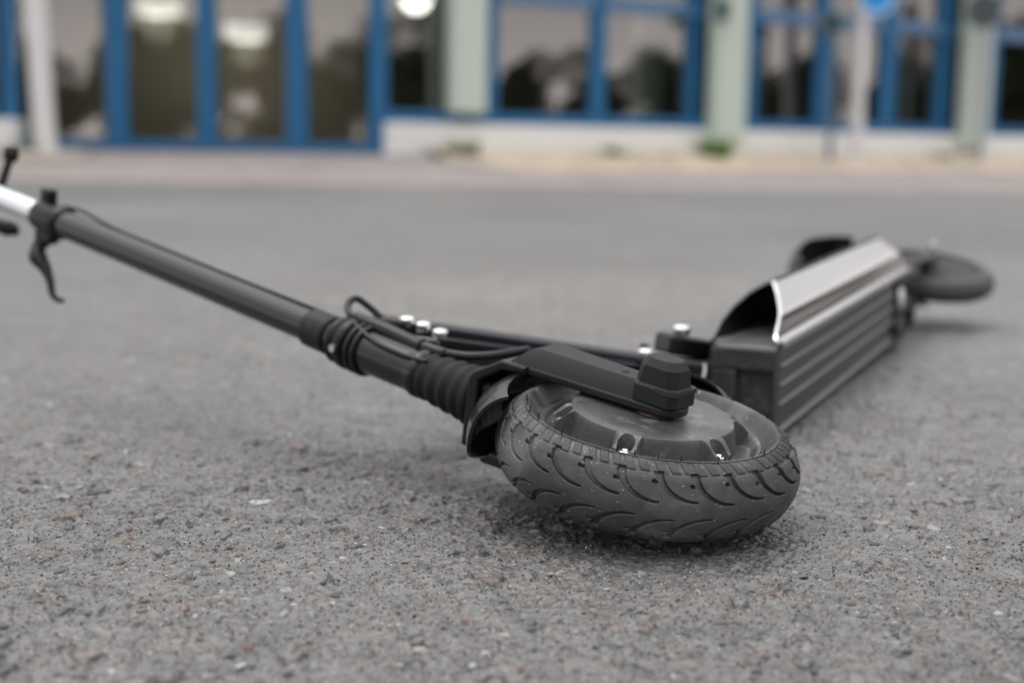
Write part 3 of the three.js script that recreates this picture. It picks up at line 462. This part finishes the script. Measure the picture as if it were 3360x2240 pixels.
{
  // a shell that follows a profile [[u, v], ...] from its front cut to its rear cut
  const shell = (prof, th, front, rear, steps = 24) => {
    const out = prof, n = prof.length, inn = prof.map((p, k) => { const a = prof[Math.max(0, k - 1)], b = prof[Math.min(n - 1, k + 1)], dx = b[0] - a[0], dy = b[1] - a[1], l = Math.hypot(dx, dy) || 1; return [p[0] - dy / l * th, p[1] + dx / l * th]; });
    const ring = out.concat(inn.slice().reverse()), m = ring.length, pos = [], idx = [], uv = [];
    for (let i = 0; i <= steps; i++) for (let k = 0; k < m; k++) { const [u, v] = ring[k], t = i / steps, s = lerp(front(u, v), rear(u, v), t); pos.push(u, v, s); uv.push(k / m, s * 3); }
    for (let i = 0; i < steps; i++) for (let k = 0; k < m; k++) { const a = i * m + k, b = i * m + (k + 1) % m; idx.push(a, b, a + m, b, b + m, a + m); }
    for (const i of [0, steps]) for (let k = 0; k < n - 1; k++) { const a = i * m + k, b = a + 1, c = i * m + m - 1 - k, d = c - 1; idx.push(a, c, b, b, c, d); }
    const g = new THREE.BufferGeometry(); g.setAttribute('position', new THREE.Float32BufferAttribute(pos, 3)); g.setAttribute('uv', new THREE.Float32BufferAttribute(uv, 2)); g.setIndex(idx); g.computeVertexNormals(); return toCreasedNormals(g, 0.6);
  };
  const cutF = (u, v) => 0.092 * Math.pow(smooth(0.0, 1.0, Math.max(0, (v - 0.082) / 0.044)) * 0.4 + 0.6 * Math.min(1, Math.max(0, (v - 0.082) / 0.044)), 1), cutR = (u, v) => DL - 0.06 * smooth(0.085, 0.125, v);
  const facet = [[0.0005, 0.0735], [0.0045, 0.0745], [0.0058, 0.0772], [0.0050, 0.0802], [0.0020, 0.0822], [-0.0012, 0.0832], [-0.0020, 0.0860], [-0.0030, 0.0900], [-0.0041, 0.0945], [-0.0054, 0.0985], [-0.0078, 0.1025], [-0.0122, 0.1080], [-0.0180, 0.1145], [-0.0245, 0.1213], [-0.0262, 0.1228]];
  mesh('edge_rail', D(shell(facet.slice(0, 6), 0.0022, cutF, cutR)), anodised, deck);
  mesh('side_wing', D(shell(facet.slice(5), 0.0022, cutF, cutR)), std(0.64, 0.65, 0.67, 0.13, 1), deck);
  const curve = [[-0.0250, 0.1238], [-0.0330, 0.1215], [-0.0440, 0.1140], [-0.0520, 0.1035], [-0.0560, 0.0920], [-0.0580, 0.0800], [-0.0585, 0.0700], [-0.0585, 0.0020]];
  mesh('standing_board', D(shell(curve, 0.0022, cutF, cutR)), paintGloss, deck);
  const bb = (u0, u1, v0, v1, s0, s1, r = 0.002) => at(box(u1 - u0, v1 - v0, s1 - s0, r), (u0 + u1) / 2, (v0 + v1) / 2, (s0 + s1) / 2);
  mesh('battery_box', D(bb(-0.0555, -0.0005, 0.0025, 0.0730, 0.012, DL - 0.075, 0.0015)), ribMat, deck);
  for (const v of [0.0575, 0.0410, 0.0245]) mesh('rib', D(sweep([V(0.0003, v, 0.013), V(0.0003, v, 0.3), V(0.0003, v, DL - 0.085)], [0.0017, 0.0017], 10, 8)), ribEdge, deck);
  mesh('bottom_lip', D(bb(-0.004, 0.0035, -0.001, 0.0042, 0.006, DL - 0.085, 0.0018)), ribEdge, deck);
  const cap = mesh('end_cap', [D(bb(-0.0575, 0.0000, 0.0015, 0.0732, 0.006, 0.0155, 0.002)), D(bb(-0.0578, 0.0006, 0.0545, 0.0735, -0.002, 0.0058, 0.002)), D(bb(-0.0578, -0.0350, 0.0012, 0.0543, -0.002, 0.0058, 0.002)), D(bb(-0.0348, 0.0006, 0.0012, 0.0085, -0.002, 0.0058, 0.002)), D(bb(-0.0030, 0.0006, 0.0087, 0.0543, -0.002, 0.0058, 0.0015))], endPlastic, deck);
  mesh('scoop_floor', D(stack([[0.0738, [[-0.0560, 0.002], [0.0, 0.002], [0.0, 0.16], [-0.0560, 0.16]]], [0.0752, [[-0.0555, 0.004], [-0.0005, 0.004], [-0.0005, 0.16], [-0.0555, 0.16]]]], 0.3)), std(0.10, 0.10, 0.10, 0.5, 0.3), deck);
  mesh('scoop_web', D(stack([[0.0745, [[-0.0575, 0.004], [-0.0540, 0.004], [-0.0180, 0.11], [-0.0230, 0.12]]], [0.0785, [[-0.0575, 0.010], [-0.0550, 0.010], [-0.0200, 0.11], [-0.0230, 0.12]]]], 0.3)), ribEdge, deck);
  mesh('rear_cap', [D(bb(-0.0575, 0.004, 0.000, 0.0725, DL - 0.078, DL - 0.03, 0.004)), D(bb(-0.0575, 0.0075, -0.006, 0.020, DL - 0.085, DL - 0.02, 0.004))], plastic, deck);
  mesh('reflector', D(at(new THREE.SphereGeometry(0.0105, 24, 16).scale(0.45, 1.2, 1), 0.0055, 0.0490, DL - 0.062)), std(0.75, 0.75, 0.74, 0.3, 0.4), deck);
}
// neck: linkage from the head tube to the deck, with polished bolts
{
  const neck = group('neck_link', root);
  const beam = (A, B, h, w, bevel = 0.002) => { const L = A.distanceTo(B), g = box(L, h, w, bevel), x = B.clone().sub(A).normalize(), z = x.clone().cross(V(0, 1, 0)).normalize(), y = z.clone().cross(x); g.applyMatrix4(new THREE.Matrix4().makeBasis(x, y, z).setPosition(A.clone().add(B).multiplyScalar(0.5).addScaledVector(y, -h / 2))); return g; };
  const a = PS(1235, 1033, 1.135), b = PS(2110, 1162, 1.215), c = PS(2335, 1172, 1.250);
  mesh('link_plate', beam(a, b, 0.011, 0.030, 0.003), phys(0.007, 0.010, 0.016, { roughness: 0.25 }), neck);
  mesh('link_rail', beam(PS(1440, 1105, 1.118), PS(2085, 1190, 1.198), 0.008, 0.010, 0.002), paint, neck);
  mesh('link_body', beam(PS(1330, 1108, 1.150), PS(2180, 1205, 1.222), 0.040, 0.022, 0.004), innerMat, neck);
  mesh('hinge_block', [beam(PS(2060, 1158, 1.212), PS(2345, 1188, 1.248), 0.016, 0.036, 0.004), beam(PS(2085, 1215, 1.222), PS(2335, 1235, 1.248), 0.046, 0.030, 0.004)], paint, neck);
  mesh('hinge_cap', beam(PS(2178, 1090, 1.252), PS(2345, 1118, 1.275), 0.018, 0.030, 0.004), paint, neck);
  const bolt = (px, py, d, r) => { const p = PS(px, py, d); mesh('bolt', spin([[-0.004, r * 0.9], [0, r], [0.0022, r], [0.0034, r * 0.8], [0.0042, r * 0.4], [0.0043, 0]], p, V(0.02, 1, 0.06), 28), steel, neck); };
  bolt(1335, 1052, 1.134, 0.0066); bolt(1388, 1070, 1.132, 0.0066); bolt(1443, 1094, 1.128, 0.0066); bolt(2118, 1158, 1.205, 0.0066); bolt(2237, 1080, 1.252, 0.0080);
  mesh('hinge_pin', sweep([PS(2116, 1128, 1.215), PS(2112, 1150, 1.215)], [0.004, 0.004], 12, 4), paint, neck);
  mesh('brake_wire', sweep([PS(2296, 1262, 1.205), PS(2308, 1240, 1.205), PS(2314, 1215, 1.21), PS(2312, 1195, 1.215)], [0.0017, 0.0017], 8, 20), ribEdge, neck);
}
// cables along the head tube
{
  const z = 0.0;
  mesh('motor_cable', sweep([PS(1735, 1148, 1.015), PS(1690, 1156, 1.025), PS(1600, 1168, 1.035), PS(1520, 1168, 1.042), PS(1455, 1158, 1.046)], [0.0034, 0.0034], 12, 48), cableMat, root);
  mesh('cable_connector', sweep([PS(1462, 1160, 1.045), PS(1440, 1156, 1.047), PS(1392, 1142, 1.055), PS(1376, 1136, 1.058), PS(1290, 1097, 1.075), PS(1200, 1058, 1.090), PS(1168, 1042, 1.095)], [0.0040, 0.0052, 0.0058, 0.0060, 0.0066, 0.0062, 0.0048], 16, 60), cableMat, root);
  mesh('connector_ring', sweep([PS(1386, 1140, 1.0565), PS(1378, 1136.5, 1.0575)], [0.0068, 0.0068], 18, 4), rubber, root);
  mesh('throttle_cable', sweep([PS(1172, 1044, 1.096), PS(1148, 1030, 1.105), PS(1140, 1005, 1.12), PS(1152, 984, 1.125), PS(1172, 980, 1.13), PS(1205, 1002, 1.132), PS(1238, 1030, 1.132), PS(1262, 1052, 1.13)], [0.0028, 0.0028], 10, 60), cableMat, root);
  mesh('lower_cable', sweep([PS(1150, 1042, 1.105), PS(1172, 1072, 1.080), PS(1225, 1118, 1.064), PS(1300, 1155, 1.048), PS(1372, 1180, 1.036), PS(1402, 1186, 1.032)], [0.0022, 0.0022], 8, 50), cableMat, root);
  for (const d of [0.2585, 0.2655]) { const g = new THREE.TorusGeometry(0.0178, 0.0024, 10, 48); g.rotateY(Math.PI / 2); g.translate(-d, SY(d), 0); mesh('cable_tie', F(g), cableMat, root); }
  mesh('stem_cable', sweep([0.28, 0.33, 0.42, 0.52, 0.60, 0.645, 0.675].map((d, k) => FP(-d, SY(d) + [0.0118, 0.0118, 0.0112, 0.0112, 0.0116, 0.0155, 0.013][k], -0.0085)), [0.0018, 0.0018], 8, 80), cableMat, root);
}
// rear: wheel, fork plates, mudguard
{
  const c = PS(3046, 902, 2.02), rw = group('rear_wheel', root), ax = V(0.06, 1, 0.20).normalize();
  const pr = []; for (let k = 0; k <= 48; k++) { const f = lerp(115, -115, k / 48) * Math.PI / 180; pr.push([-0.0165 * Math.sin(f), 0.0765 + 0.0150 * Math.cos(f)]); }
  mesh('tyre', spin(pr, c, ax, 96), std(0.05, 0.05, 0.051, 0.65), rw);
  mesh('rim', spin([[-0.013, 0.071], [-0.004, 0.064], [-0.004, 0.030], [-0.02, 0.024], [-0.022, 0], [0.022, 0], [0.020, 0.022], [0.002, 0.028], [0.002, 0.062], [0.013, 0.071]], c, ax, 64), std(0.035, 0.035, 0.036, 0.5), rw);
  const fk = group('rear_fork', root), e0 = V(-0.028, 0.05, DL - 0.05).applyMatrix4(MD);
  for (const dy of [0.028, -0.028]) { const A = e0.clone().add(V(0, dy, 0)), B = c.clone().add(V(0, dy, 0)), L = A.distanceTo(B) + 0.03, g = box(L, 0.007, 0.032, 0.003), x = B.clone().sub(A).normalize(), zz = x.clone().cross(V(0, 1, 0)).normalize(), y = zz.clone().cross(x); g.applyMatrix4(new THREE.Matrix4().makeBasis(x, y, zz).setPosition(A.add(B).multiplyScalar(0.5))); mesh('plate', g, paint, fk); }
  mesh('axle_nut', spin([[-0.046, 0], [-0.046, 0.008], [0.046, 0.008], [0.047, 0]], c, ax, 6), steel, fk);
  const ft = PS(2985, 1000, 1.93); mesh('foot', sweep([c.clone().add(V(-0.03, -0.03, 0.02)), ft, V(ft.x - 0.004, 0.006, ft.z + 0.004)], [0.012, 0.011, 0.008], 12, 20), paint, fk);
  // curved rear mudguard on the standing side of the wheel
  const way = new THREE.CatmullRomCurve3([[2800, 2.04], [2735, 2.05], [2680, 2.02], [2625, 1.95], [2598, 1.86], [2612, 1.78]].map(([px, d]) => { const p = PS(px, 830, d); p.y = 0; return p; })), pos = [], idx = [], n = 40, Tn = V(0, 0, 0);
  for (let i = 0; i <= n; i++) { const t = i / n, p = way.getPointAt(t), tg = way.getTangentAt(t), nx = -tg.z, nz = tg.x, hgt = lerp(0.121, 0.106, smooth(0.4, 1, t)); for (const [o, y] of [[-0.010, 1.0], [-0.002, 0.93], [0.004, 0.8], [0.006, 0.5], [0.004, 0.2], [-0.004, 0.02], [-0.007, 0.02], [0.001, 0.22], [0.003, 0.5], [0.001, 0.79], [-0.005, 0.91], [-0.010, 0.97]]) pos.push(p.x + nx * o, lerp(0.022, hgt, y), p.z + nz * o); }
  for (let i = 0; i < n; i++) for (let k = 0; k < 12; k++) { const a = i * 12 + k, b = i * 12 + (k + 1) % 12; idx.push(a, b, a + 12, b, b + 12, a + 12); }
  for (const i of [0, n]) for (let k = 0; k < 5; k++) { const a = i * 12 + k, d = i * 12 + 11 - k; idx.push(a, d, a + 1, a + 1, d, d - 1); }
  const g = new THREE.BufferGeometry(); g.setAttribute('position', new THREE.Float32BufferAttribute(pos, 3)); g.setIndex(idx); g.computeVertexNormals();
  mesh('rear_mudguard', toCreasedNormals(g, 0.7), phys(0.009, 0.010, 0.013, { roughness: 0.3 }), root);
}
console.log('scooter');

// ───────────────────────── loose stones, grit, straws ─────────────────────────
{
  const R = rng(404), shapes = [];
  for (let k = 0; k < 8; k++) { const g = new THREE.IcosahedronGeometry(1, 1), p = g.attributes.position, ax = [0.75 + R() * 0.5, 0.38 + R() * 0.3, 0.6 + R() * 0.5], m = new Map();
    for (let i = 0; i < p.count; i++) { const key = [p.getX(i), p.getY(i), p.getZ(i)].map((v) => v.toFixed(4)).join(); if (!m.has(key)) m.set(key, 0.78 + 0.44 * R()); const f = m.get(key); p.setXYZ(i, p.getX(i) * f * ax[0], p.getY(i) * f * ax[1], p.getZ(i) * f * ax[2]); } g.computeVertexNormals(); shapes.push(g); }
  const tones = [[0.33, 0.32, 0.31], [0.08, 0.08, 0.082], [0.15, 0.095, 0.082], [0.13, 0.078, 0.065], [0.19, 0.15, 0.125], [0.06, 0.06, 0.063], [0.09, 0.09, 0.09], [0.15, 0.15, 0.15], [0.12, 0.12, 0.12], [0.11, 0.11, 0.113]].map((c) => std(...c, 0.85));
  for (let k = 0; k < 300; k++) {
    const py = lerp(1480, 2230, R()), px = lerp(-20, 3380, R()), q = onGround(px, py), s = 0.0014 + 0.0024 * R() * R();
    const m = new THREE.Mesh(shapes[k % 8], tones[Math.floor(R() * 10)]); m.name = 'stone'; m.castShadow = m.receiveShadow = true; asphalt.add(m);
    m.position.set(q.x, hSoft(q.x, q.z) - s * 0.2, q.z); m.scale.set(s * (0.8 + 0.7 * R()), s * 0.75, s); m.rotation.set((R() - 0.5) * 0.5, R() * 6.28, (R() - 0.5) * 0.5);
  }
  const NG = 30000, im = new THREE.InstancedMesh(new THREE.IcosahedronGeometry(1, 0), std(1, 1, 1, 0.85), NG), M = new THREE.Matrix4(), Q = new THREE.Quaternion(), c = new THREE.Color();
  for (let k = 0; k < NG; k++) { const z = -lerp(0.58, 1.5, Math.pow(R(), 1.3)), x = (R() - 0.5) * 0.95 * -z + 0.0, s = 0.00030 + 0.0008 * R() * R(); Q.setFromEuler(new THREE.Euler(R() * 6, R() * 6, R() * 6)); M.compose(V(x, hSoft(x, z) - s * 0.2, z), Q, V(s * (0.7 + 0.6 * R()), s * 0.7, s)); im.setMatrixAt(k, M); const t = R(); t < 0.45 ? c.setRGB(0.14, 0.14, 0.14) : t < 0.72 ? c.setRGB(0.06, 0.06, 0.06) : t < 0.86 ? c.setRGB(0.45, 0.44, 0.42) : t < 0.95 ? c.setRGB(0.2, 0.12, 0.095) : c.setRGB(0.27, 0.21, 0.16); im.setColorAt(k, c); }
  im.name = 'grit'; im.userData.kind = 'stuff'; im.userData.label = 'fine loose grit scattered over the asphalt'; im.castShadow = im.receiveShadow = true; scene.add(im);
  const straw = std(0.50, 0.46, 0.38, 0.7);
  const put = (pts, r, label) => { const w = pts.map(([x, y, h]) => onGround(x, y, 0.0022 + h)), o = w[0].clone(), m = mesh('dry_straw', sweep(w.map((p) => p.sub(o)), [r, r * 0.7], 6, 24), straw); m.position.copy(o); tag(m, label, 'straw', 'dry straws on the asphalt'); };
  put([[682, 1962, 0], [705, 1958, 0.001], [730, 1953, 0]], 0.00035, 'short dry straw lying among stones on the open asphalt');
  put([[2980, 1982, 0], [3000, 1980, 0.002], [3018, 1992, 0.002], [3030, 2008, 0]], 0.00025, 'thin curled pale fibre lying on the asphalt beyond the wheel');
}
console.log('done');
renderer.render(scene, camera);
